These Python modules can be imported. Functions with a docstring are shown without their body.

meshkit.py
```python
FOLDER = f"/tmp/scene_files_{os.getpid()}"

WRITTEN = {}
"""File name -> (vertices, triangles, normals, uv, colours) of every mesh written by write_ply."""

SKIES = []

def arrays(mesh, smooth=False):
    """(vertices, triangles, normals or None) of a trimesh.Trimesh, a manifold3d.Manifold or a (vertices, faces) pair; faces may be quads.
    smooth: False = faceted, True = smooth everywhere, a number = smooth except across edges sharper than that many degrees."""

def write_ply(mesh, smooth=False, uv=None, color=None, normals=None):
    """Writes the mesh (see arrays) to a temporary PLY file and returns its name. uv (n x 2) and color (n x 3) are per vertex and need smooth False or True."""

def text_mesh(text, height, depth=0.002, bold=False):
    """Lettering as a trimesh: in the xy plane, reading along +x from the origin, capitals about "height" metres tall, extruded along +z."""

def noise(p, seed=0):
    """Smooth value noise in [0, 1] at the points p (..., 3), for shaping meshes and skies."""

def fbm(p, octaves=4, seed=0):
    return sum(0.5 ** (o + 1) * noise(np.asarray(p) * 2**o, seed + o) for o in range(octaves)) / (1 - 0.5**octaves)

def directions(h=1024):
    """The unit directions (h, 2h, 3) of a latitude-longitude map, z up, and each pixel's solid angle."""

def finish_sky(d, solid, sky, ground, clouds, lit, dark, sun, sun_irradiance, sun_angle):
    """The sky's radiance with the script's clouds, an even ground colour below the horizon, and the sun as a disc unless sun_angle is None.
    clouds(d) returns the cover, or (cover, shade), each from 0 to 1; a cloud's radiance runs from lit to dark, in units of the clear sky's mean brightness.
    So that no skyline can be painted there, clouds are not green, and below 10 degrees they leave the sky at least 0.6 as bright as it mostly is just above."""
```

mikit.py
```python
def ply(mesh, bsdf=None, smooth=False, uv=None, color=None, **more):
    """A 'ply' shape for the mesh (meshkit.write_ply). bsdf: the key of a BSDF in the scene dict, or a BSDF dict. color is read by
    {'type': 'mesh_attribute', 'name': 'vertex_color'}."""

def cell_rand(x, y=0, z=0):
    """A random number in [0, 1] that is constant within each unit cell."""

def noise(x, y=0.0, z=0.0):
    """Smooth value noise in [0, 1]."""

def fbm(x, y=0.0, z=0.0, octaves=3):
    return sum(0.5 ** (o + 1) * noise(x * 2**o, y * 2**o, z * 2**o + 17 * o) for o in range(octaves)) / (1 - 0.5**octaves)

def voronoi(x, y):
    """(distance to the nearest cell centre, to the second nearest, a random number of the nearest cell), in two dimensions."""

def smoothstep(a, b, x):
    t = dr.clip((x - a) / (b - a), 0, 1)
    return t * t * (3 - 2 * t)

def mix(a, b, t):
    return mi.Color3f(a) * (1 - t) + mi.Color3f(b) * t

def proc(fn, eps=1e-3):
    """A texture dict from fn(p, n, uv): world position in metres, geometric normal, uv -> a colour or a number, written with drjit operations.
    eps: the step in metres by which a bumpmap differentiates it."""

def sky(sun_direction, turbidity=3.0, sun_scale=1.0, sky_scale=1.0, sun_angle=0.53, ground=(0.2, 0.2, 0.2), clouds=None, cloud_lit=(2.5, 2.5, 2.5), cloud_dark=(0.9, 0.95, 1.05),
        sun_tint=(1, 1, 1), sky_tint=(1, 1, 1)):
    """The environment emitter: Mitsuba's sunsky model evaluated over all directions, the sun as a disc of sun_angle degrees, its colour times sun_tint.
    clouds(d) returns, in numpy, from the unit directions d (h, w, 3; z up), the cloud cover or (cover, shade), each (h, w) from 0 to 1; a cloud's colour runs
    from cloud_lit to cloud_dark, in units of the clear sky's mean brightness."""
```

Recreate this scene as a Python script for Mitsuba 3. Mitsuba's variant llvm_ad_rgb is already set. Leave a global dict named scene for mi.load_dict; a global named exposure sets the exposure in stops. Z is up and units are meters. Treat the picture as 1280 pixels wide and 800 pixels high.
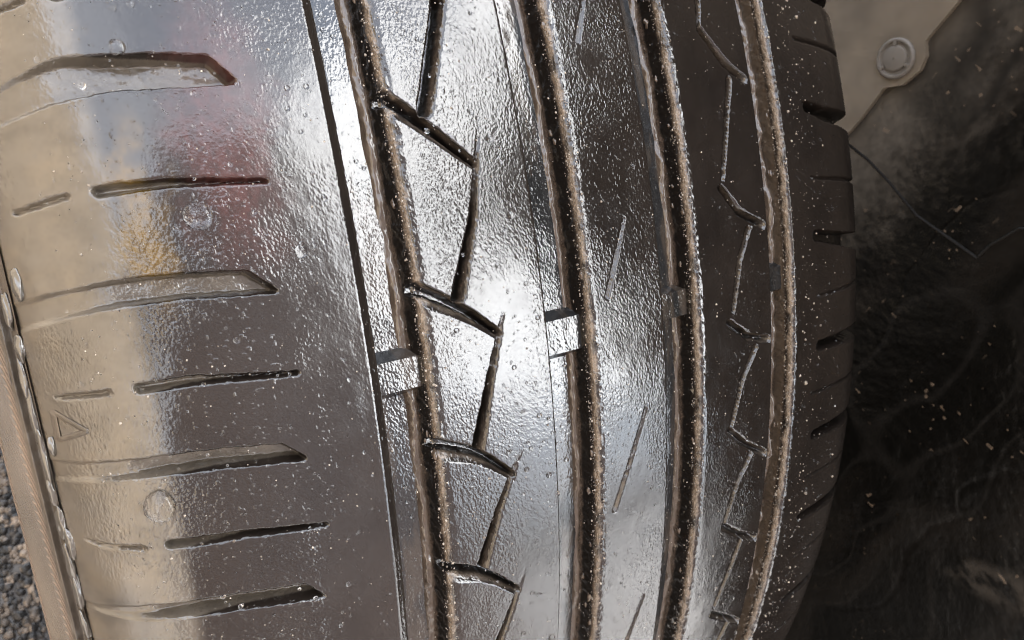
import math, numpy as np, trimesh, mitsuba as mi, drjit as dr, mikit, meshkit
from mikit import noise, fbm, smoothstep, mix
from scipy.interpolate import PchipInterpolator
T = mi.ScalarTransform4f
scene, labels = {'type': 'scene'}, {}
rng = np.random.default_rng(7)

# ---------------------------------------------------------------- camera, sky, exposure
# units: metres, z up; the tyre's axle is the x axis through the origin, its tread looks towards -y
EL = 48.0                       # elevation (degrees) of the tread line that faces the camera
CAM = np.array([-0.10055, -0.29617, 0.32893])
FWD = np.array([0.50880, 0.47174, -0.72013])
DOWN = np.array([-0.19257, -0.75294, -0.62928])
scene['camera'] = {'type': 'thinlens', 'fov': 67.361, 'fov_axis': 'x', 'near_clip': 0.01, 'far_clip': 200.0,
                   'aperture_radius': 0.0003, 'focus_distance': 0.150,
                   'to_world': T().look_at(CAM.tolist(), (CAM + FWD).tolist(), (-DOWN).tolist())}
exposure = 4.82


def clouds(d):
    q = d * np.array([2.2, 2.2, 4.0])
    n = meshkit.fbm(q + 5.3, 5, 3)
    cover = np.clip(0.62 + 1.5 * (n - 0.36), 0, 1)
    shade = np.clip(1.5 * (meshkit.fbm(q * 1.3 + 11.0, 4, 8) - 0.44), 0, 1)
    return cover, shade


_az, _el = math.radians(50), math.radians(38)
scene['sky'] = mikit.sky([math.sin(_az) * math.cos(_el), -math.cos(_az) * math.cos(_el), math.sin(_el)], turbidity=3,
                         sun_scale=0.30, sun_angle=57, sun_tint=(0.74, 0.90, 1.22), clouds=clouds, cloud_lit=(2.4, 2.5, 2.72), cloud_dark=(0.95, 0.92, 0.88))

# ---------------------------------------------------------------- helpers


def numbered(name, parent=None):
    base = f'{parent}__{name}' if parent else name
    key, k = base, 0
    while key in scene or key in labels and parent is None:
        k += 1
        key = f'{base}_{k:03d}'
    return key


def obj(name, mesh, bsdf, parent=None, smooth=True, label=None, category=None, group=None, kind=None):
    key = numbered(name, parent)
    scene[key] = mikit.ply(mesh, bsdf, smooth=smooth)
    say = {k: v for k, v in dict(label=label, category=category, group=group, kind=kind).items() if v}
    if say:
        labels[key] = say
    return key


def thing(name, label, category, group=None):
    key = numbered(name)
    labels[key] = {'label': label, 'category': category}
    if group:
        labels[key]['group'] = group
    return key


def grid_mesh(P, wrap_rows=False, flip=False):
    """A sheet through the points P (rows, columns, 3)."""
    nr, nc = P.shape[:2]
    i = np.arange(nr * nc).reshape(nr, nc)
    if wrap_rows:
        i = np.vstack([i, i[:1]])
    q = np.stack([i[:-1, :-1], i[:-1, 1:], i[1:, 1:], i[1:, :-1]], -1).reshape(-1, 4)
    if flip:
        q = q[:, ::-1]
    return P.reshape(-1, 3), q


def sm(a, b, x):
    t = np.clip((x - a) / (b - a), 0, 1)
    return t * t * (3 - 2 * t)


# tread coordinates: x in mm across, t in mrad around (0 at the line that faces the camera), s = 0.32 t in mm
XK = np.array([-114, -112, -108, -105, -100, -92, -80, -69, -50, -20, 0, 20, 50, 69, 80, 87, 92, 98, 104])
RK = np.array([262, 275, 288, 298, 306, 312.5, 316.5, 318.2, 319.1, 319.87, 320, 319.87, 319.1, 318.2, 316.8, 314.3, 311, 303, 290])
prof = PchipInterpolator(XK, RK)


def at(x, t, R):
    """x mm, t mrad, R mm -> metres"""
    e = math.radians(EL) + np.asarray(t, float) / 1000
    x, R = np.asarray(x, float) / 1000, np.asarray(R, float) / 1000
    return np.stack(np.broadcast_arrays(x, -R * np.cos(e), R * np.sin(e)), -1)


def n2(X, S, sx, ss, seed, octs=3):
    return meshkit.fbm(np.stack(np.broadcast_arrays(X / sx + 50.0, S / ss + 50.0, 0.37), -1), octs, seed)


FINE = np.concatenate([np.arange(-480, 168, 0.9), np.arange(168, 430, 3.0)])
REST = np.linspace(430, 2000 * math.pi - 480, 190)[:-1]
ROWS = np.concatenate([FINE, REST])
MEDIUM = np.concatenate([np.arange(-480, 430, 3.0), REST])

# ---------------------------------------------------------------- materials


def tread_xyz(p):
    s = (dr.atan2(p.z, -p.y) - math.radians(EL)) * 320.0
    return p.x * 1000.0, s, dr.sqrt(p.y * p.y + p.z * p.z) * 1000.0


def crown(x):
    q = (x / 100.0) * (x / 100.0)
    return 320.0 - 3.25 * q - 1.62 * q * q


def film(p):
    """dust film: 0 on the washed tread, 1 on the outer shoulder and sidewall"""
    x, s, R = tread_xyz(p)
    edge = noise(x * 0.25, s * 0.22, 3.0) * 7.0 + noise(x * 0.9, s * 0.9, 8.0) * 3.0 + noise(x * 2.2, s * 1.8, 6.0) * 4.5 - 2.0
    return smoothstep(-88.0, -101.0, x + edge - 5.0), x, s, R


def dep_of(x, R):
    return crown(x) - R


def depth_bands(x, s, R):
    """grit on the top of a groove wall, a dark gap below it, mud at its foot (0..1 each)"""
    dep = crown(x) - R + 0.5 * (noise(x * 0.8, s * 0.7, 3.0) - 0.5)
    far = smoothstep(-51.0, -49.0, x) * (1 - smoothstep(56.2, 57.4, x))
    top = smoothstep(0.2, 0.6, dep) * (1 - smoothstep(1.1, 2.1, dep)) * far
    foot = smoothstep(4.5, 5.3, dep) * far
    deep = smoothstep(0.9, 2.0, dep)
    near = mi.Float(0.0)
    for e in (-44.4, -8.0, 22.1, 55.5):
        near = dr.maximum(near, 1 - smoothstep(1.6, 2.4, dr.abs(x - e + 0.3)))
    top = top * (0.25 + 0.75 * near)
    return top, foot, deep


def rubber_color(p, n, uv):
    f, x, s, R = film(p)
    blot = fbm(x * 0.12, s * 0.1, 5.0, 4)
    top, foot, deep = depth_bands(x, s, R)
    c = mix((0.0050, 0.0038, 0.0032), (0.0115, 0.0087, 0.0070), blot)
    # oily film on the upper shoulder, its ochre and reddish sheen painted as colour
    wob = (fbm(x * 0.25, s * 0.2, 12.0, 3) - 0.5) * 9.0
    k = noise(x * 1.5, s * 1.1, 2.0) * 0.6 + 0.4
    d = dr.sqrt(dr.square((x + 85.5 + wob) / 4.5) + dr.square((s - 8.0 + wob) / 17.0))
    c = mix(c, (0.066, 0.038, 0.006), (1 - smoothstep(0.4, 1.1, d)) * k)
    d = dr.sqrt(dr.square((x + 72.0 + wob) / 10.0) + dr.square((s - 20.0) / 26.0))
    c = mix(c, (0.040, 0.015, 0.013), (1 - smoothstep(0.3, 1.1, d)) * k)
    c = mix(c, (0.098, 0.073, 0.044), f * smoothstep(0.15, 0.85, fbm(x * 0.28, s * 0.16, 2.0, 5)) * 1.1)
    c = mix(c, (0.075, 0.063, 0.049), smoothstep(2.2, 3.0, dep_of(x, R)) * (1 - smoothstep(-64.0, -60.0, x)) * (0.4 + 0.6 * fbm(x * 0.3, s * 0.5, 6.0, 3)))
    grit = 0.35 + 1.3 * noise(x * 4.0, s * 4.0, R * 4.0)
    c = mix(c, mi.Color3f(0.10, 0.076, 0.055) * grit, top * smoothstep(0.25, 0.5, fbm(x * 0.5, s * 0.25, R * 0.3, 3)))
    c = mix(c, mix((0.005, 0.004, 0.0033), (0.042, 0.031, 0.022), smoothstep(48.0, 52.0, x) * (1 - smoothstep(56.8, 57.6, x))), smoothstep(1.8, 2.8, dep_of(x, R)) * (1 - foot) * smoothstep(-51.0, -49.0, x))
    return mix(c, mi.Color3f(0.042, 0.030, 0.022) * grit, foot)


def rubber_rough(p, n, uv):
    f, x, s, R = film(p)
    top, foot, deep = depth_bands(x, s, R)
    return 0.10 + 0.10 * fbm(x * 0.3, s * 0.25, 1.0, 3) + 0.10 * f + 0.25 * top + 0.05 * foot


def grain(x, s, R):
    wet = smoothstep(0.32, 0.60, fbm(x * 0.06, s * 0.05, 21.0, 3))
    a = noise(x * 3.2 + s * 0.3, s * 2.2, R * 2.2) + 0.5 * noise(x * 6.2, s * 4.8, R * 3.8)
    b = noise(x * 0.8, s * 0.5, 4.0)
    pit = smoothstep(0.80, 0.9, noise(x * 2.6 + 9.0, s * 2.3, R * 2.0))
    film_ = smoothstep(-68.0, -62.0, x + (wet - 0.5) * 5.0) * (1 - smoothstep(-57.0, -54.5, x)) * (1 - smoothstep(2.0, 26.0, s + (wet - 0.5) * 14.0))
    dry = smoothstep(56.0, 58.0, x)
    top, foot, deep = depth_bands(x, s, R)
    return 4.0 * top * noise(x * 3.6, s * 3.2, R * 3.6) + (1 - 0.72 * film_) * (1 + 0.75 * smoothstep(-62.0, -70.0, x) * (1 - 0.6 * smoothstep(0.0, 25.0, s))) * (1 - 0.5 * dry) * (a * (0.28 + 1.05 * wet) + 0.12 * b + 0.7 * pit)


def rubber_bump(p, n, uv):
    x, s, R = tread_xyz(p)
    return grain(x, s, R)


def mat(key, **kw):
    bump = kw.pop('bump', None)
    scale = kw.pop('scale', 1e-5)
    eps = kw.pop('eps', 1e-4)
    b = {'type': 'principled', **kw}
    if bump is not None:
        b = {'type': 'bumpmap', 'arbitrary': mikit.proc(bump, eps), 'scale': scale, 'bsdf': b}
    scene[key] = {'type': 'twosided', 'bsdf': b}


def rgb(*c):
    return {'type': 'rgb', 'value': list(c)}


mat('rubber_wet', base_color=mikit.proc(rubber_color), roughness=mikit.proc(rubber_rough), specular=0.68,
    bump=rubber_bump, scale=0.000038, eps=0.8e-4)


def side_color(p, n, uv):
    x, s, R = tread_xyz(p)
    a = fbm(R * 0.3, s * 0.12, 4.0, 4)
    band = smoothstep(284.0, 287.0, R) * (1 - smoothstep(293.8, 294.6, R))
    c = mix((0.030, 0.024, 0.018), (0.085, 0.066, 0.047), a)
    return mix(c, (0.15, 0.108, 0.080), band * (0.7 + 0.3 * a) * (0.15 + 0.85 * smoothstep(0.2, 0.6, 0.5 + 0.5 * dr.cos(2 * math.pi * (s * 0.90625 - 2.1 * (294.6 - R) * 1.124) / 1.7))))


def side_bump(p, n, uv):
    x, s, R = tread_xyz(p)
    return fbm(x * 1.2, s * 0.9, R * 1.2, 3)


mat('rubber_dusty', base_color=mikit.proc(side_color), roughness=0.38, specular=0.5, bump=side_bump, scale=0.00006, eps=1.2e-4)


def floor_color(p, n, uv):
    x, s, R = tread_xyz(p)
    m = smoothstep(0.45, 0.62, fbm(x * 0.3, s * 0.06, 9.0, 4))
    return mix((0.008, 0.008, 0.008), (0.042, 0.031, 0.022), m * 0.5)


mat('groove_floor', base_color=mikit.proc(floor_color), roughness=0.10, specular=0.75, bump=rubber_bump, scale=0.00003, eps=1.0e-4)


def mud_color(p, n, uv):
    x, s, R = tread_xyz(p)
    return mix((0.026, 0.018, 0.012), (0.085, 0.062, 0.045), fbm(x * 0.8, s * 0.5, R * 0.8, 4))


mat('wet_mud', base_color=mikit.proc(mud_color), roughness=0.16, specular=0.6, bump=side_bump, scale=0.00015, eps=1.2e-4)
mat('gel', base_color=rgb(0.05, 0.043, 0.034), roughness=0.06, specular=1.0)
def sand_glint_color(p, n, uv):
    r = mikit.cell_rand(p.x * 2500, p.y * 2500, p.z * 2500)
    return mix((0.05, 0.038, 0.028), (0.36, 0.31, 0.25), r * r)


mat('sand', base_color=mikit.proc(sand_glint_color), roughness=0.45, specular=0.5)  # also colours the specks that stand in for drop glints
scene['water'] = {'type': 'dielectric', 'int_ior': 1.33, 'ext_ior': 1.0}


def liner_dust(p, n, uv):
    y, z = p.y * 10, p.z * 10
    a = fbm(y * 0.9 + 3.0, z * 0.9, 2.0, 4)
    b = fbm(y * 9.0, z * 9.0, 4.0, 3)
    return mix((0.046, 0.038, 0.029), (0.145, 0.119, 0.089), a * 0.7 + 0.5 * b - 0.05)


def liner_wet_shade(p, n, uv):
    y, z = p.y * 10, p.z * 10
    w = fbm(y * 1.2, z * 1.2, 1.0, 3) - 0.5
    st = fbm(y * 3.2 + 2.2 * w, z * 0.9 + w, 3.0, 4)
    run = dr.abs(noise(y * 4.0 + 3.0 * w, z * 0.9, 8.0) - 0.5)
    c = mix((0.0008, 0.0007, 0.0005), (0.0045, 0.0037, 0.0030), smoothstep(0.36, 0.62, st))  # wet black plastic, with the shade low in the arch put into the colour
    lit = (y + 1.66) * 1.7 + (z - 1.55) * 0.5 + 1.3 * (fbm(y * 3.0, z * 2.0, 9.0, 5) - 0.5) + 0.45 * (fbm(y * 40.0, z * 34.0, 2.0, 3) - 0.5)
    c = mix(c, (0.070, 0.061, 0.051), smoothstep(-0.40, 0.85, lit) * smoothstep(0.55, 1.3, z) * 0.8)  # dust plus light from the arch opening, painted in towards the top
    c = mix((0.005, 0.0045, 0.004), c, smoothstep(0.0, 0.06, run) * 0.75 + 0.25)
    dry = smoothstep(0.90, 0.95, noise(y * 42.0, z * 42.0, 6.0)) * smoothstep(0.5, 0.7, noise(y * 5.0, z * 5.0, 2.0))
    sl = smoothstep(0.16, 0.05, dr.abs(z - 0.62 - (y + 3.25) * 1.6 * 0.0 - (y + 3.22) * -0.6 + 0.6 * w))
    c = mix(c, (0.022, 0.019, 0.016), sl * smoothstep(-3.05, -3.12, y) * smoothstep(0.35, 0.6, fbm(y * 8.0, z * 14.0, 5.0, 4)))
    return mix(c, (0.10, 0.075, 0.055), dry * 0.5)


def liner_bump(p, n, uv):
    w = fbm(p.y * 14, p.z * 14, 1.0, 3)
    runs = smoothstep(0.0, 0.10, dr.abs(noise(p.y * 42 + 4 * w, p.z * 9 + 2 * w, 3.0) - 0.5))
    return fbm(p.x * 300, p.y * 300, p.z * 300, 3) + 2.5 * fbm(p.x * 60, p.y * 60, p.z * 60, 2) + 0.35 * runs


mat('liner_dusty', base_color=mikit.proc(liner_dust), roughness=0.6, specular=0.3, bump=liner_bump, scale=0.00025, eps=5e-4)
mat('liner_dark', base_color=mikit.proc(liner_wet_shade), roughness=0.33, specular=0.2, bump=liner_bump, scale=0.0005, eps=5e-4)
mat('seam_shade', base_color=rgb(0.007, 0.0065, 0.006), roughness=0.75, specular=0.1)  # dark tone that paints the shadow along the liner seam
mat('clip_plastic', base_color=rgb(0.085, 0.076, 0.066), roughness=0.5, specular=0.35)


def asphalt_color(p, n, uv):
    a = fbm(p.x * 120, p.y * 120, 1.0, 3)
    return mix((0.02, 0.019, 0.018), (0.07, 0.062, 0.055), a)


def asphalt_bump(p, n, uv):
    d1, d2, _ = mikit.voronoi(p.x * 140, p.y * 140)
    return 1.0 - d1


mat('asphalt_top', base_color=mikit.proc(asphalt_color), roughness=0.55, specular=0.4, bump=asphalt_bump, scale=0.002, eps=8e-4)


def concrete_color(p, n, uv):
    return mix((0.52, 0.485, 0.44), (0.64, 0.60, 0.55), fbm(p.x * 4, p.y * 4, 1.0, 4))


mat('concrete', base_color=mikit.proc(concrete_color), roughness=0.45, specular=0.4)


def stone_color(p, n, uv):
    r = mikit.cell_rand(p.x * 170, p.y * 170)
    return mix((0.012, 0.011, 0.010), (0.20, 0.155, 0.115), r * r * r * r)


mat('stone', base_color=mikit.proc(stone_color), roughness=0.5, specular=0.3)


def timber_color(p, n, uv):
    g = fbm(p.x * 40, p.z * 2.5, p.y * 40, 4)
    return mix((0.20, 0.152, 0.132), (0.46, 0.365, 0.325), g)


mat('timber', base_color=mikit.proc(timber_color), roughness=0.6, specular=0.3)


def render_color(p, n, uv):
    return mix((0.66, 0.51, 0.34), (0.78, 0.62, 0.44), fbm(p.x * 3, p.y * 3, p.z * 3, 4))


mat('cream_render', base_color=mikit.proc(render_color), roughness=0.8, specular=0.2)

# ---------------------------------------------------------------- ground
X, Y = np.meshgrid(np.concatenate([-np.geomspace(60, 0.5, 14), np.linspace(-0.42, 0.42, 43), np.geomspace(0.5, 60, 14)]),
                   np.concatenate([-np.geomspace(60, 0.5, 14), np.linspace(-0.42, 0.42, 43), np.geomspace(0.5, 60, 14)]))
obj('asphalt_ground', grid_mesh(np.stack([X, Y, np.full_like(X, -0.3235)], -1)), 'asphalt_top', smooth=False,
    label='dark coarse asphalt below the tyre', kind='structure')

added_slab = trimesh.creation.box([9.0, 5.0, 0.02])  # added slab, out of view, laid to brighten the lower reflections
added_slab.apply_translation([2.2, -3.05, -0.3225])
obj('added_driveway', added_slab, 'concrete', smooth=False, label='added pale concrete slab in front of the tyre, unseen, brightening its reflections', kind='structure')

ico = trimesh.creation.icosphere(1)
V, F_ = [], []
pts = rng.uniform([-0.30, -0.17], [-0.085, 0.20], (8200, 2))
for k, (x, y) in enumerate(pts):
    r = rng.choice([0.0016, 0.0022, 0.0032], p=[0.45, 0.35, 0.2]) * rng.uniform(0.8, 1.2)
    v = ico.vertices * (1 + 0.22 * (meshkit.noise(ico.vertices * 1.6 + k * 3.7)[:, None] - 0.5) * 2)
    v = v @ trimesh.transformations.random_rotation_matrix(rng.random(3))[:3, :3].T * [1, 1, 0.75]
    V.append(v * r + [x, y, -0.3235 + r * rng.uniform(0.1, 0.5)])
    F_.append(ico.faces + 42 * k)
obj('asphalt_stones', (np.vstack(V), np.vstack(F_)), 'stone', smooth=25, kind='stuff',
    label='small grey and tan stones of the asphalt surface', category='gravel')

# ---------------------------------------------------------------- tyre
tyre = thing('tyre', 'wet black car tyre with muddy grooves filling the frame', 'tyre')


def seg_dist(X, S, pl, w0, w1):
    """distance to a polyline (x mm, t mrad) minus its half width, which runs from w0 to w1"""
    q = np.array(pl, float) * [1, 0.32]
    L = np.concatenate([[0], np.cumsum(np.linalg.norm(np.diff(q, axis=0), axis=1))])
    best = np.full(X.shape, 1e9)
    for k in range(len(q) - 1):
        d = q[k + 1] - q[k]
        u = np.clip(((X - q[k, 0]) * d[0] + (S - q[k, 1]) * d[1]) / (d @ d), 0, 1)
        w = w0 + (w1 - w0) * (L[k] + u * (L[k + 1] - L[k])) / L[-1]
        best = np.minimum(best, np.hypot(X - q[k, 0] - u * d[0], S - q[k, 1] - u * d[1]) - w)
    return best


def shift(pl, dt):
    return [(x, t + dt) for x, t in pl]


def cut(H, X, Tm, pl, w0, w1, depth, soft=0.5, bank=0.0):
    """cuts a sipe along pl into the height field H (mm)"""
    q = np.array(pl, float)
    m = 4 + max(w0, w1)
    r = np.where((Tm[:, 0] > q[:, 1].min() - m * 3.2) & (Tm[:, 0] < q[:, 1].max() + m * 3.2))[0]
    c = np.where((X[0] > q[:, 0].min() - m) & (X[0] < q[:, 0].max() + m))[0]
    if len(r) == 0 or len(c) == 0:
        return
    w = np.ix_(r, c)
    x, s = X[w], Tm[w] * 0.32
    d = seg_dist(x, s, pl, w0, w1) + 0.5 * (n2(x, s, 1.0, 1.0, 5, 2) - 0.5)
    dep = depth * (1 - sm(-soft, soft * 0.6, d))
    if bank:    # worn sloping bank on the right-hand side, a sharp edge on the left
        xm = np.interp(s, *(q[np.argsort(q[:, 1])].T[::-1] * [[0.32], [1]]))
        lumps = 0.35 + 1.3 * n2(x, s, 0.6, 0.8, 15, 3)
        dep = np.maximum(dep, 1.25 * np.clip((q[:, 1].max() * 0.32 - s) / 7, 0, 1) * np.clip(1 - d / (bank * lumps), 0, 1) * (x > xm))
    H[w] = np.minimum(H[w], -dep)


def facet(H, X, Tm, pl, width, depth, side=-1):
    """a flat chamfer that falls towards the line pl (t as a function of x) from below (side -1)"""
    q = np.array(sorted(pl), float)
    r = np.where((Tm[:, 0] > q[:, 1].min() - 30) & (Tm[:, 0] < q[:, 1].max() + 30))[0]
    c = np.where((X[0] > q[:, 0].min() - 0.3) & (X[0] < q[:, 0].max() + 0.2))[0]
    if len(r) == 0 or len(c) == 0:
        return
    w = np.ix_(r, c)
    d = side * (Tm[w] - np.interp(X[w], q[:, 0], q[:, 1])) * 0.32
    u = (X[w] - q[0, 0]) / (q[-1, 0] - q[0, 0])
    wd = width * (1 - 0.55 * u)
    dep = depth * np.clip(1 - d / wd, 0, 1) * (d > -1.0) * (1 - 0.4 * u)
    H[w] = np.minimum(H[w], -dep)


def rib(name, x0, x1, dx, features, walls=(6.5, 6.5), drafts=(1.3, 1.7), rounds=(0.5, 0.5), rough_edge=0.2, bevel=None, label=None, rows=ROWS):
    """one circumferential rib: a fine height field between its edges, rounded shoulders and draughted walls"""
    n = int(round((x1 - x0) / dx)) + 1
    X, Tm = np.meshgrid(np.linspace(x0, x1, n), rows)
    S = Tm * 0.32
    H = np.zeros_like(X)
    features(H, X, Tm)
    H += 0.09 * (n2(X, S, 7.0, 9.0, 2, 3) - 0.5) + 0.03 * (n2(X, S, 1.4, 2.2, 4, 2) - 0.5)
    for side, e, r in ((0, x0, rounds[0]), (1, x1, rounds[1])):
        if r:
            wob = 1 + 0.6 * (n2(X * 0, S, 1.0, 2.5, 11 + side, 3) - 0.5)
            d = np.abs(X - e)
            k = np.clip(1 - d / (r * wob), 0, 1)
            H -= r * (1 - np.sqrt(1 - k * k * 0.96))
            if side == 0:
                H -= 0.55 * np.clip(1 - d / 1.3, 0, 1) * np.clip(n2(X, S, 0.7, 0.8, 27, 3) * 2 - 0.6, 0, 1)
    if bevel:
        H -= bevel[1] * sm(x1 - bevel[0] - 0.15, x1 - bevel[0] + 0.3, X) + bevel[2] * np.clip((X - x1 + bevel[0]) / bevel[0], 0, 1)
    R = prof(X) + H
    cols = [at(X, Tm, R)]
    s1 = rows * 0.32
    for side in (0, 1):
        dep = walls[side]
        if not dep:
            continue
        e = X[:, -side] if side else X[:, 0]
        base = R[:, -1] if side else R[:, 0]
        w = []
        for k in np.linspace(0.06, 1, 14):
            z = k * (dep - 0.0)
            rough = rough_edge * (1 + 2.5 * k) * (n2(np.full_like(s1, z), s1, 0.9, 1.2, 31 + side, 3) - 0.5) * 2
            low = prof(e) - z
            w.append(at(e + (1 if side else -1) * (drafts[side] * k + rough), rows, np.minimum(base - 0.02 * k, low)))
        w = np.stack(w, 1)
        cols = cols + [w] if side else [w[:, ::-1]] + cols
    P = np.concatenate(cols, 1)
    return obj(name, grid_mesh(P, True, flip=True), 'rubber_wet', tyre, smooth=True, label=label)


PITCH = 93.0
TILES = (0, 1, 2, 3)      # the same pattern further up, past the frame


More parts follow.
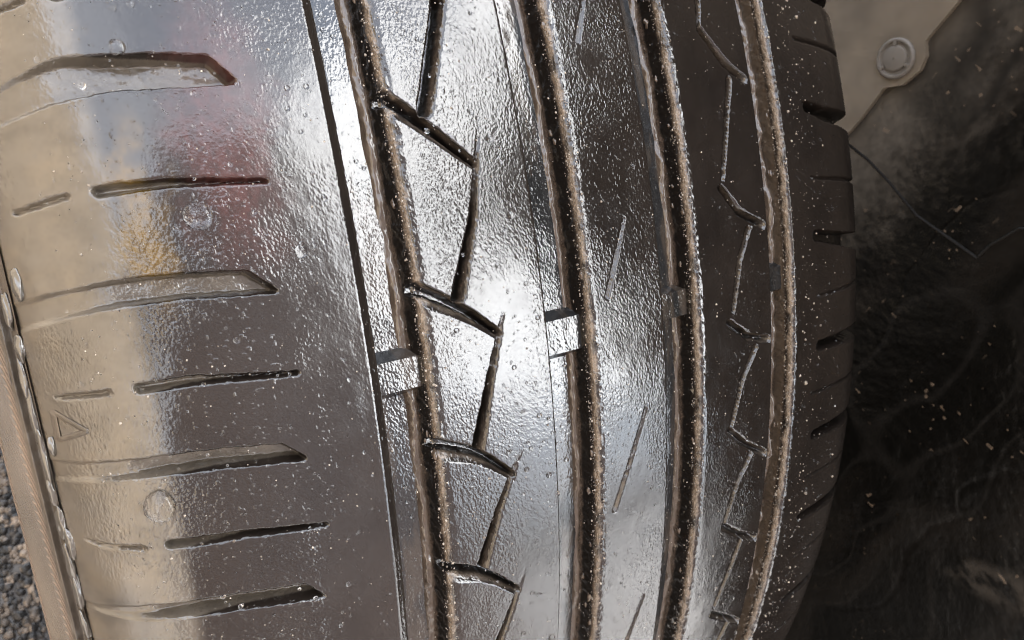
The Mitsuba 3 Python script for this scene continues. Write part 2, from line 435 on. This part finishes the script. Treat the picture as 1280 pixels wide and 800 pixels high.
def shoulder_features(H, X, Tm):
    S = Tm * 0.32
    big = [([(-110, 84), (-99.6, 98.1), (-95.9, 101.2), (-92.2, 104.2), (-87.1, 102.8), (-80, 100.9), (-71.9, 98.2), (-68.6, 86.3)],
            [(-110, 66), (-100.8, 79.6), (-96.4, 81.6), (-93.4, 83.5), (-86.4, 85.4), (-79.2, 84.2), (-73.9, 83.4), (-68.8, 83.2)]),
           ([(-110, -12), (-105.2, -7.1), (-98.7, -3.8), (-91.6, -1.8), (-84.4, -2.6), (-72.7, -6.3), (-68.4, -18.3)],
            [(-110, -30), (-106.2, -23.8), (-102.2, -20.1), (-96, -16.7), (-90.6, -15), (-81.5, -16.2), (-72.6, -19), (-68.6, -20.5)]),
           ([(-110, -94), (-104.2, -92.2), (-96.7, -91.3), (-89.4, -91.7), (-81.8, -92.8), (-71.3, -97.8), (-68.4, -107.3)],
            [(-110, -108), (-105.2, -105.3), (-100.8, -103.2), (-97.2, -102.8), (-89.9, -102.2), (-82.3, -103.5), (-69, -109.5)]),
           ([(-110, -184), (-103.7, -179.5), (-100, -176.9), (-95.1, -174.3), (-87.8, -174.1), (-81.7, -175.4), (-71.8, -179.4), (-68.9, -190.1)],
            [(-110, -190), (-103.8, -184), (-97.7, -184), (-93.1, -183), (-82, -185.2), (-69.2, -191.6)])]
    big += [(shift(big[3][0], -PITCH * k * 0.95), shift(big[3][1], -PITCH * k * 0.95)) for k in (1, 2, 3)]
    big += [(shift(big[0][0], PITCH * k), shift(big[0][1], PITCH * k)) for k in (1, 2, 3)]
    for up, low in big:
        up, low = np.array(up), np.array(low)
        r = np.where((Tm[:, 0] > low[:, 1].min() - 8) & (Tm[:, 0] < up[:, 1].max() + 8))[0]
        c = np.where(X[0] < -67)[0]
        w = np.ix_(r, c)
        x, s = X[w], S[w]
        tip = np.interp(s / 0.32, [low[-1, 1] - 0.1, up[-1, 1], up[-2, 1]], [-68.8, -68.6, -71.8])
        d = np.minimum(np.interp(x, up[:, 0], up[:, 1]) * 0.32 - s, s - np.interp(x, low[:, 0], low[:, 1]) * 0.32)
        d = np.minimum(d, (tip - x) * 0.9) + 0.35 * (n2(x, s, 1.1, 1.1, 6, 2) - 0.5)
        dep = 0.6 + 3.2 * sm(-104, -82, x)
        dep = dep * (0.92 + 0.16 * n2(x, s, 3, 2, 9))
        H[w] = np.minimum(H[w], -dep * sm(0.0, 0.6, d)) + 0.07 * n2(x, s, 3, 3, 19) * np.exp(-np.abs(d + 0.25) / 0.3)
    thin = [[(-90.4, 40.1), (-81.9, 40.1), (-67.3, 35.6)], [(-90.4, -56.1), (-83.8, -55.9), (-67.8, -62.4)], [(-90.4, -139.9), (-80.2, -141.8), (-66.9, -148.4)]]
    thin += [shift(thin[0], PITCH * k) for k in (1, 2, 3)] + [shift(thin[2], -PITCH * k * 0.95) for k in (1, 2, 3)]
    for k, pl in enumerate(thin):
        cut(H, X, Tm, pl, 0.75, 0.25, 2.2, 0.4)
    small = [[(-101.3, 37.5), (-94.7, 40.5)], [(-101.5, -57.4), (-94.7, -56)], [(-101.7, -138.3), (-98.5, -140.1), (-94.8, -140.4)]]
    small += [shift(small[0], PITCH * k) for k in (1, 2, 3)] + [shift(small[2], -PITCH * k * 0.95) for k in (1, 2, 3)]
    for pl in small:
        cut(H, X, Tm, pl, 0.25, 0.5, 1.3, 0.35)
    # worn, slightly hollow edge of the wet film and shallow sag between slots
    H -= 0.35 * sm(-97, -103, X) * (0.5 + n2(X, S, 4, 5, 13))


Q = [[(-31.0, 125.1), (-38.0, 64.8)],
     [(-28.0, 56), (-28.6, 46), (-29.6, 34), (-32.0, 4), (-35.6, -25), (-37.4, -40)],
     [(-28.0, -50), (-29.7, -63.5), (-32.9, -91), (-36.9, -131)],
     [(-26.9, -138), (-30.0, -154), (-33.7, -177), (-37.9, -211)],
     [(-27.8, -224), (-30.0, -239), (-34.4, -272), (-38, -300)]]
PD = [[(-46, 76), (-41.1, 64.1), (-36.5, 51.4), (-30.0, 33)], [(-46, -29), (-39.4, -41.8), (-34.9, -51.8), (-29.8, -65.8)],
      [(-46, -121), (-38.1, -132.5), (-34.5, -141), (-29.8, -155)], [(-46, -202), (-38.3, -213.6), (-34.8, -222.3), (-29.8, -238)]]
Q += [shift(Q[4], -88 * k) for k in (1, 2)] + [shift(Q[1], 93 * k) for k in (2, 3)]
PD += [shift(PD[3], -88 * k) for k in (1, 2, 3)] + [shift(PD[0], 97 * k) for k in (1, 2, 3)]


def rib_a_features(H, X, Tm):
    for pl in PD:
        facet(H, X, Tm, pl, 3.2, 1.7)
    facet(H, X, Tm, [(-38.4, 64.8), (-38.3, 64.8)], 1, 0)
    for k, pl in enumerate(Q):
        cut(H, X, Tm, pl, *((0.95, 1.0) if k == 0 else (-0.3, 0.95)), 3.6, 0.45, bank=0.65)
    for pl in PD:
        cut(H, X, Tm, pl, 1.1, 0.45, 3.6, 0.5, bank=0.0)


N = [[(1.6, 126.6), (-2, 101.5)], [(2.8, -11.2), (-3.7, -58.6)], [(5.0, -140.6), (-4.4, -208)], [(5.9, -292.5), (0, -345)]]
N += [shift(N[1], 230 + 95 * k) for k in (0, 1)]


def rib_b_features(H, X, Tm):
    for k, pl in enumerate(N):
        cut(H, X, Tm, pl, 0.10, 0.42, 0.9, 0.4)


HK = [[(32.9, 107.8), (38.7, 84.8), (44.3, 73.1)], [(32, -1.8), (37.2, -20.6), (44.7, -32.2)], [(31.7, -98.1), (37.9, -112.5), (45, -119.2)],
      [(31.7, -182), (37.6, -199), (45.2, -214)], [(32.2, -266), (38.7, -282), (45.4, -294)], [(32.9, -355.6), (45.6, -386)]]
AK = [[(36, 160), (32.5, 108.9)], [(39.4, 73.5), (36.4, 45.2), (32.8, 4.1)], [(39.8, -33.2), (36, -54.1), (32.9, -90.6)], [(40.5, -122.3), (35.6, -144.4), (32.2, -177.3)],
      [(40.7, -204.8), (35.2, -230.4), (32, -262.1)], [(39.5, -285.6), (32.9, -347.7)], [(40.6, -377.2), (34, -430)]]
HK += [shift(HK[0], 98 * k) for k in (1, 2, 3)]
AK += [shift(AK[1], 98 * k) for k in (2, 3)]


def rib_c_features(H, X, Tm):
    for pl in HK:
        cut(H, X, Tm, pl, 0.75, 0.7, 2.4, 0.45, bank=0.5)
    for pl in AK:
        cut(H, X, Tm, pl, 0.6, 0.25, 2.2, 0.35, bank=0.15)


def inner_features(H, X, Tm):
    wide = [[(66.5, 51), (74, 44), (96, 34)], [(65.5, -49), (82.4, -60), (100, -70)], [(66.5, -139.5), (80.4, -141), (100, -145)], [(66.6, -218.5), (100, -221)],
            [(65.4, -298.7), (100, -300)], [(68, -398), (100, -390)]]
    wide += [shift(wide[0], 98 * k) for k in (1, 2, 3)]
    fine = [[(65.7, 103), (84.4, 95.1), (98, 90)], [(65.4, -3.8), (82.8, -9.6), (98, -16)], [(65.6, -97.6), (98, -99)], [(63.9, -179), (98, -182)], [(65, -258), (98, -260)],
            [(66.6, -344.5), (98, -340)], [(69, -445), (98, -435)]]
    fine += [shift(fine[0], 98 * k) for k in (1, 2, 3)]
    for pl in wide:
        cut(H, X, Tm, pl, 1.2, 2.6, 4.6, 0.6)
    for pl in fine:
        cut(H, X, Tm, pl, 0.3, 0.6, 1.2, 0.45)


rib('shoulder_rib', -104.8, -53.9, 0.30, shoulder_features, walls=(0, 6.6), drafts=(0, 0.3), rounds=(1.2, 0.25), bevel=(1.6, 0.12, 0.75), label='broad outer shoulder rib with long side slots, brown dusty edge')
rib('tread_rib', -44.4, -19.0, 0.25, rib_a_features, drafts=(1.9, 0.7), rounds=(0.45, 0.4), label='rib cut by slanted chevron sipes')
rib('tread_rib', -8.0, 11.3, 0.27, rib_b_features, drafts=(1.9, 0.7), rounds=(0.45, 0.4), label='smooth centre rib with short hairline sipes')
rib('tread_rib', 22.1, 46.8, 0.30, rib_c_features, drafts=(1.9, 0.7), rounds=(0.45, 0.4), label='dark rib with hooked sipes')
rib('shoulder_rib', 55.5, 101, 0.36, inner_features, walls=(6.6, 0), drafts=(1.9, 0), rounds=(0.45, 0), label='dark inner shoulder rib with slots open to the side')

FD = 6.0
X, Tm = np.meshgrid(np.linspace(-60, 60, 241), MEDIUM)
fl = 0.16 * (n2(X, Tm * 0.32, 3, 6, 17) - 0.5)
obj('carcass', grid_mesh(at(X, Tm, prof(X) - FD + fl), True, flip=True), 'groove_floor', tyre, label='wet groove bottom between the ribs')

for x0, x1, tt in ((-56, -44.5, (-64, -70, -88, -95)), (-19.2, -8.2, (-62, -68, -90, -97)), (11.2, 22, (-64, -68, -86, -90)), (46.7, 55.4, (-62, -68, -86, -92))):
    ts = np.concatenate([np.linspace(tt[0] + 0.5, tt[0], 2), np.linspace(tt[0], tt[1], 6)[1:], np.linspace(tt[1], tt[2], 14)[1:], np.linspace(tt[2], tt[3], 6)[1:]])
    hs = np.interp(ts, [tt[3], tt[2], tt[1], tt[0], tt[0] + 0.5], [-1, 2.9, 2.9, -0.6, -1])
    X, Tm = np.meshgrid(np.linspace(x0, x1, 30), ts)
    Hh = np.repeat(hs[:, None], 30, 1) + 0.18 * (n2(X, Tm * 0.32, 2, 2, 23) - 0.5)
    obj('wear_bar', grid_mesh(at(X, Tm, prof(X) - FD + Hh), False, flip=False), 'groove_floor', tyre, smooth=25, label='raised wear bar across a groove')

# sidewall: gutter below the shoulder, plain rim strip, knurled band, wall down to the bead
SX = np.array([-104.6, -105.2, -105.8, -106.4, -106.8, -107.2, -110.7, -111.3, -111.3, -110.2, -109.4, -110.5, -112.6, -111, -104, -96, -95])
SR = np.array([299.0, 296.4, 295.0, 295.2, 295.4, 294.6, 288.0, 286.6, 285.4, 282.5, 278, 268, 252, 238, 226, 220, 213])
cum = np.concatenate([[0], np.cumsum(np.hypot(np.diff(SX), np.diff(SR)))])
u = np.concatenate([np.arange(0, cum[8], 0.22), np.linspace(cum[8], cum[-1], 60)])
xx, rr = PchipInterpolator(cum, SX)(u), PchipInterpolator(cum, SR)(u)
side_rows = np.concatenate([np.arange(-480, 168, 0.8), np.arange(168, 430, 4.0), REST])
XS, TS = np.meshgrid(xx, side_rows)
RS = np.repeat(rr[None], len(side_rows), 0)
SS = TS * 0.29
UU = np.repeat(u[None], len(side_rows), 0)
band = sm(cum[5] + 1.6, cum[5] + 1.9, UU) * sm(cum[6] + 0.3, cum[6] - 0.1, UU) * sm(200, 160, TS) * (TS < 400)
kn = 0.5 + 0.5 * np.cos(2 * np.pi * (SS - 2.1 * (UU - cum[5])) / 1.7)
XS = XS - band * 0.32 * kn + 0.2 * (n2(RS, SS, 5, 9, 41) - 0.5)
RS = RS + band * 0.2 * kn
gut = np.exp(-((RS - 295.3) / 0.9) ** 2) * (UU < cum[5])
RS = RS - gut * 1.2 * (n2(RS, SS, 2.0, 3.5, 43) - 0.2)
obj('sidewall', grid_mesh(at(XS, TS, RS), True, flip=False), 'rubber_dusty', tyre, label='dusty outer sidewall with a finely knurled band')
X, Tm = np.meshgrid(np.linspace(0, 1, 24), MEDIUM)
ix = PchipInterpolator([0, .2, .45, .7, 1], [101, 110, 113, 106, 95])(X)
ir = PchipInterpolator([0, .2, .45, .7, 1], [297.2, 280, 255, 230, 213])(X)
obj('sidewall', grid_mesh(at(ix, Tm, ir), True, flip=True), 'rubber_dusty', tyre, label='inner sidewall')

# small raised triangle and bars moulded on the outer shoulder
tri = np.array([(-102.5, -64.8), (-98.6, -75.1), (-102.6, -80.3)])
for k in range(3):
    a, b = tri[k] * [1, 0.32], tri[(k + 1) % 3] * [1, 0.32]
    d = (b - a) / np.linalg.norm(b - a)
    nrm = np.array([-d[1], d[0]])
    us = np.linspace(-0.1, 1.1, 10) * np.linalg.norm(b - a)
    prof_ = [(-0.5, -0.45), (-0.4, 0.35), (-0.2, 0.55), (0.2, 0.55), (0.4, 0.35), (0.5, -0.45)]
    Pm = np.array([[a + d * uu + nrm * o for o, _ in prof_] for uu in us])
    hh = np.array([h for _, h in prof_])[None] + 0 * Pm[..., 0]
    hh[0] = hh[-1] = -0.45
    obj('triangle_edge', grid_mesh(at(Pm[..., 0], Pm[..., 1] / 0.32, prof(Pm[..., 0]) + hh - 0.35 * sm(-97, -103, Pm[..., 0])), False, flip=False), 'rubber_dusty', tyre, smooth=35)

# ---------------------------------------------------------------- mud, grit and water on the tyre
V, F_, base = [], [], 0
for e, w, hgt, sd in ((-44.4, 1.7, 1.5, 1), (-8.0, 1.3, 1.3, 2), (22.1, 1.3, 1.2, 3), (55.5, 1.9, 2.6, 4)):
    ts = np.arange(-470, 160, 1.4)
    us = np.linspace(-1, 1, 15)
    U, Tm = np.meshgrid(us, ts)
    S = Tm * 0.32
    lump = 0.35 + 1.1 * n2(U * 0 + sd * 9, S, 1, 7, 50 + sd, 4)
    gap = 0.45 + 0.55 * sm(0.3, 0.6, n2(U * 0 + sd * 5, S, 1, 12, 60 + sd, 4))
    x = e - 2.0 + 0.5 * (n2(U * 0, S, 1, 6, 90 + sd) - 0.5) + U * w * (0.7 + 0.4 * n2(U * 0, S, 1, 5, 70 + sd))
    h = hgt * lump * gap * (1 - U ** 2) * (0.8 + 0.5 * n2(U * 2, S, 1, 1.3, 80 + sd)) - 0.35
    v, f = grid_mesh(at(x, Tm, prof(x) - FD + h), False, flip=True)
    V.append(v)
    F_.append(np.vstack([f[:, [0, 1, 2]], f[:, [0, 2, 3]]]) + base)
    base += len(v)
for k in range(60):
    e, t = rng.choice([-44.4, -8.0, 22.1, 55.5]), rng.uniform(-450, 140)
    r = rng.uniform(0.2, 0.55)
    d = rng.uniform(0.3, 1.6)
    v = ico.vertices * (1 + 0.8 * (meshkit.noise(ico.vertices * 2.2 + k * 3.3)[:, None] - 0.5) * 2) * [1, 1.8, 1]
    en = math.radians(EL) + t / 1000
    nn_, tg_ = np.array([0, -np.cos(en), np.sin(en)]), np.array([0, np.sin(en), np.cos(en)])
    V.append((v[:, :1] * [[1, 0, 0]] + v[:, 1:2] * tg_ + v[:, 2:] * nn_) * r / 1000 + at(e - d, t, prof(e) - FD * min(1, d / 1.7)))
    F_.append(ico.faces + base)
    base += 42
obj('groove_mud', (np.vstack(V), np.vstack(F_)), 'wet_mud', smooth=True, kind='stuff', label='brown wet mud packed along the groove walls', category='mud')


def on_tread(x, t, lift=0.0):
    P = at(x, t, prof(x) + lift)
    slope = np.array(prof.derivative()(x))
    e = math.radians(EL) + np.asarray(t) / 1000
    n = np.stack(np.broadcast_arrays(-slope, -np.cos(e), np.sin(e)), -1)
    return P, n / np.linalg.norm(n, axis=-1, keepdims=True)


def frame(n):
    a = np.cross(n, [0.3, 0.5, 0.8])
    a /= np.linalg.norm(a)
    return np.stack([a, np.cross(n, a), n], 1)


def blob(P, n, r, flat, k, sub):
    v = sub.vertices * (1 + 0.16 * (meshkit.noise(sub.vertices * 1.3 + k * 2.9)[:, None] - 0.5) * 2) * [1, 1, flat]
    return (v * r) @ frame(n).T + P


def scatter(places, radii, flat, lift, low, sub=ico):
    V, F_ = [], []
    for k, ((x, t), r) in enumerate(zip(places, radii)):
        P, n = on_tread(x, t, low[k])
        V.append(blob(P + n * r * lift, n, r, flat, k, sub))
        F_.append(sub.faces + len(sub.vertices) * k)
    return np.vstack(V), np.vstack(F_)


areas = [(-98, -57, 900), (-43.5, -20, 300), (-7, 10.5, 200), (23, 46, 220), (57, 78, 330)]
areas += [(-29, -19.6, 130), (-52.5, -47, 150), (-16, -12.5, 90)]
pl = np.vstack([np.stack([rng.uniform(a, b, k), rng.uniform(-440, 140, k)], 1) for a, b, k in areas])
rad = np.clip(rng.lognormal(math.log(0.00017), 0.5, len(pl)), 0.00008, 0.00055)
rad[-370:] *= 1.5
sunk = np.zeros(len(pl))
sunk[-240:] = -FD
obj('water_spray', scatter(pl, rad, 0.65, 0.15, sunk), 'water', smooth=True, kind='stuff', label='fine spray of tiny water droplets over the tread', category='water droplets')

ico2 = trimesh.creation.icosphere(2)
big = [(-77.9, 22.6, 0.0022, 'clear oval water drop on the outer shoulder above the second long slot'),
       (-91.1, -117.8, 0.0026, 'large round water drop low on the outer shoulder between two long slots'),
       (-84.0, 105.4, 0.0012, 'bright drop on the upper lip of the topmost long slot'),
       (-63.8, -1.4, 0.0011, 'small drop on the shoulder rib right of the second long slot tip')]
for k, (x, t, r, lab) in enumerate(big):
    P, n = on_tread(x, t)
    obj('water_drop', (blob(P + n * r * 0.05, n, r, 0.5, 900 + k, ico2), ico2.faces), 'water', label=lab, category='water drop', group='water drops on the tyre')

small = [(-63.5, 2, .55), (-61.5, 1, .45), (-61.0, -7, .4), (-62.8, -13, .4), (-59.5, -72, .5), (-59.8, -61, .4), (-69.8, 21, .45), (-61.0, 80, .5), (-61.6, 70, .45), (-60.2, 58, .4), (-59.0, 66, .35), (-66.0, -30, .35), (-72.0, 45, .4)]
for k, (x, t, r) in enumerate(small):
    P, n = on_tread(x, t)
    obj('water_drop', (blob(P + n * r * 5e-5, n, r * 1e-3, 0.65, 950 + k, ico2), ico2.faces), 'water', label='one of the small round water drops on the dark smooth shoulder rubber', category='water drop', group='water drops on the tyre')
gel = [(-104.9, -30, 1.1, 2.2), (-105.3, -48, 0.8, 3.5), (-105.2, -70, 0.75, 5.0), (-105.0, -92, 0.8, 4.5), (-105.1, -112, 0.7, 3.0), (-104.9, -131, 1.0, 3.2), (-104.3, -143, 0.9, 2.6), (-105.0, -156, 1.0, 3.6), (-104.8, -176, 0.7, 3.4), (-105.0, -198, 0.9, 3.0), (-105.1, -222, 0.8, 3.4), (-103.6, -84, 0.7, 1.6), (-103.3, 2, 1.3, 2.6), (-105.4, -10, 0.9, 3.0)]
GEL = {11: 'small glossy gel bead just right of the row, beside the raised triangle', 12: 'oval glossy bead high on the dusty shoulder edge, above the second long slot'}
row = sorted((k for k in range(len(gel)) if k not in GEL), key=lambda k: -gel[k][1])
for w_, k in zip('topmost second third fourth fifth sixth seventh eighth ninth tenth eleventh lowest'.split(), row):
    GEL[k] = f'glossy gel bead beside the knurled band, {w_}' + ('' if w_ in ('topmost', 'lowest') else ' from the top') + ' of the row'
for k, (x, t, a, b) in enumerate(gel):
    P, n = on_tread(x, t)
    e = math.radians(EL) + t / 1000
    tg_ = np.array([0, np.sin(e), np.cos(e)])
    v = ico2.vertices * (1 + 0.35 * (meshkit.noise(ico2.vertices * 1.7 + k * 4.1)[:, None] - 0.5) * 2)
    w_ = v[:, :1] * a * np.cross(tg_, n) + v[:, 1:2] * b * tg_ + v[:, 2:] * 0.6 * n
    obj('gel_bead', (w_ / 1000 + P, ico2.faces), 'gel', label=GEL[k], category='bead', group='gel beads along the tyre edge')

# sand along the far groove walls and pale specks on the ribs painted in for drop glints
pl, rad = [], []
for e, k in ((-44.4, 1500), (-8.0, 1500), (22.1, 1400), (55.5, 1700)):
    t = rng.uniform(-440, 140, k)
    dx = rng.exponential(0.42, k) - 0.75
    pl.append(np.stack([e + dx, t], 1))
    rad.append(np.clip(rng.lognormal(math.log(0.00008), 0.6, k), 0.00003, 0.0003))
k = 480
pl.append(np.stack([58 + rng.gamma(2.0, 3.0, k), rng.uniform(-450, 140, k)], 1))
rad.append(np.clip(rng.lognormal(math.log(0.00011), 0.65, k), 0.00005, 0.0007))
k = 1700  # added pale specks standing in for the glints of tiny droplets
pl.append(np.stack([rng.uniform(-98, 46, k), rng.uniform(-440, 140, k)], 1))
rad.append(np.clip(rng.lognormal(math.log(0.00010), 0.4, k), 0.00006, 0.0003))
pl, rad = np.vstack(pl), np.concatenate(rad)
V, F_ = [], []
oct_ = trimesh.creation.icosphere(0)
edges = np.array([-44.4, -8.0, 22.1, 55.5])
for k, ((x, t), r) in enumerate(zip(pl, rad)):
    e = edges[np.argmin(np.abs(edges - x))]
    drop = max(0.0, (e - x)) / 1.9 * 6.5 if 0 < e - x < 1.6 else 0.0
    P, n = on_tread(x, t, -drop)
    V.append(blob(P + n * r * 0.3, n, r, 0.8, k, oct_))
    F_.append(oct_.faces + 12 * k)
obj('sand_and_glints', (np.vstack(V), np.vstack(F_)), 'sand', smooth=False, kind='stuff', label='pale sand grains stuck along the groove edges, with added specks for drop glints', category='sand')

# ---------------------------------------------------------------- wheel arch liner
liner = thing('wheel_arch_liner', 'dark plastic wheel arch liner behind the tyre, dusty above and wet below, with light and shade painted in', 'wheel arch liner')


def wall_x(y, z):
    """the liner's inboard wall: slightly bowed, rolling outwards at its top and front"""
    return 0.24 + 0.05 * np.clip((z - 0.36) / 0.2, 0, 1) ** 2 * -1 + 0.004 * np.sin(9 * y + 4 * z) - 0.06 * np.clip((-y - 0.38) / 0.1, 0, 1) ** 2


Yg, Zg = np.meshgrid(np.linspace(-0.47, 0.34, 170), np.linspace(-0.27, 0.572, 184))
seam = np.array([(-0.1306, 0.1639), (-0.1461, 0.1655), (-0.1605, 0.1652), (-0.1818, 0.1631), (-0.2131, 0.1682), (-0.2128, 0.1753), (-0.216, 0.1887), (-0.24, 0.21)])
Xg = wall_x(Yg, Zg) + 0.0035 * (meshkit.fbm(np.stack([Yg * 14, Zg * 14, 0 * Yg], -1), 3, 5) - 0.5)
back, front = grid_mesh(np.stack([Xg, Yg, Zg], -1)), grid_mesh(np.stack([Xg + 0.004, Yg, Zg], -1), flip=True)
obj('lower_panel', (np.vstack([back[0], front[0]]), np.vstack([back[1], front[1] + len(back[0])])), 'liner_dark', liner, label='dark wet lower liner panel with streaks of mud, its light and shade painted in')

from shapely.geometry import Polygon
import shapely, shapely.affinity


def sheet(poly, thick, off):
    """a plate lying on the liner's wall, outline in (y, z)"""
    m = trimesh.creation.extrude_polygon(poly, thick, engine='earcut')
    m = trimesh.Trimesh(*trimesh.remesh.subdivide_to_size(m.vertices, m.faces, 0.012))
    y, z, h = m.vertices.T
    m.vertices = np.stack([wall_x(y, z) - off - h, y, z], 1)
    m.fix_normals()
    return m


plate = Polygon([(-0.1313, 0.262), (-0.1315, 0.2374), (-0.1307, 0.2210), (-0.1352, 0.2170), (-0.1372, 0.2110), (-0.1350, 0.2020), (-0.1285, 0.1960),
                 (-0.1290, 0.1800), (-0.1275, 0.1640), (-0.06, 0.10), (0.02, 0.10), (0.02, 0.36), (-0.1313, 0.36)]).buffer(0.002).buffer(-0.002)
plate = shapely.affinity.translate(plate, -0.0032, -0.001)
obj('upper_panel', sheet(plate, 0.0025, 0.0015), 'liner_dusty', liner, smooth=30, label='lighter dusty upper liner panel with a rounded tab')


def ring(poly_pts):
    return Polygon(poly_pts)


def disc(r, n=40):
    t = np.linspace(0, 2 * np.pi, n, endpoint=False)
    return Polygon(np.stack([r * np.cos(t), r * np.sin(t)], 1))


cy, cz = -0.1282, 0.2077
# a push rivet: dished flange and raised centre pin, turned about the wall's normal
cp = np.array([[0.0093, 0.000], [0.0093, 0.0016], [0.0087, 0.0024], [0.0079, 0.0024], [0.0073, 0.0012], [0.0060, 0.0010], [0.0057, 0.0022], [0.0050, 0.0027], [0.0003, 0.0030]])
cl = trimesh.creation.revolve(np.vstack([cp, [[0, 0.0030]]]), sections=48)
M = np.eye(4)
M[:3, :3] = np.array([[0, 0, -1], [1, 0, 0], [0, -1, 0]], float)
M[:3, 3] = [float(wall_x(cy, cz)) - 0.0042, cy, cz]
cl.apply_scale([0.93, 0.93, 0.75])
cl.apply_transform(M)
rivet = obj('push_clip', cl, 'clip_plastic', liner, smooth=35, label='round plastic push clip on the tab')
for k in range(3):
    b = trimesh.creation.box([0.0022, 0.0012, 0.0016])
    an = math.radians((70, 190, 310)[k])
    b.apply_transform(trimesh.transformations.rotation_matrix(an, [0, 0, 1]) @ trimesh.transformations.translation_matrix([0.0066, 0, 0.0013]))
    b.apply_transform(M)
    obj('notch', b, 'clip_plastic', rivet, smooth=False)
# the low ridge on the liner, its groove shadow painted as a dark strip
rp = []
for k in range(len(seam) - 1):
    for uu in np.linspace(0, 1, 12, endpoint=False):
        rp.append(seam[k] * (1 - uu) + seam[k + 1] * uu)
rp = np.array(rp)
tg = np.gradient(rp, axis=0)
tg /= np.linalg.norm(tg, axis=1, keepdims=True)
nn = np.stack([-tg[:, 1], tg[:, 0]], 1)
off = np.array([-0.0010, -0.0005, 0, 0.0005, 0.0010])
hh = np.array([-0.004, -0.0001, 0.0001, -0.0001, -0.004])
Pq = rp[:, None] + nn[:, None] * off[None, :, None]
obj('ridge', grid_mesh(np.stack([wall_x(Pq[..., 0], Pq[..., 1]) - 0.0006 - hh[None], Pq[..., 0], Pq[..., 1]], -1)), 'seam_shade', liner, smooth=True)

# ---------------------------------------------------------------- fence and wall added out of view, only for their reflections in the tyre
blocker_fence = thing('added_fence', 'tall added fence of upright boards behind the camera, unseen, darkening the reflections', 'fence')  # added in place of the photographer to darken the shoulder reflections
for k in range(11):
    b = trimesh.creation.box([0.128, 0.022, 3.2 + 0.03 * math.sin(k * 2.3)])
    b.apply_translation([-0.98 + 0.137 * k, -1.55 + 0.002 * math.sin(k), 1.29])
    obj('board', b, 'timber', blocker_fence, smooth=False)
for z in (0.0, 1.5):
    b = trimesh.creation.box([1.5, 0.03, 0.09])
    b.apply_translation([-0.295, -1.577, z])
    obj('rail', b, 'timber', blocker_fence, smooth=False)
bounce_wall = trimesh.creation.box([0.2, 6.0, 2.7])  # added wall, out of view, giving the left edge a warm reflection
bounce_wall.apply_translation([-2.4, 0.2, 1.02])
wall = obj('reflector_wall', bounce_wall, 'cream_render', smooth=False, label='added cream rendered wall on the left, unseen, for its warm reflection', category='wall')
cop = trimesh.creation.box([0.28, 6.06, 0.06])
cop.apply_translation([-2.4, 0.2, 2.403])
obj('coping', cop, 'cream_render', wall, smooth=False)
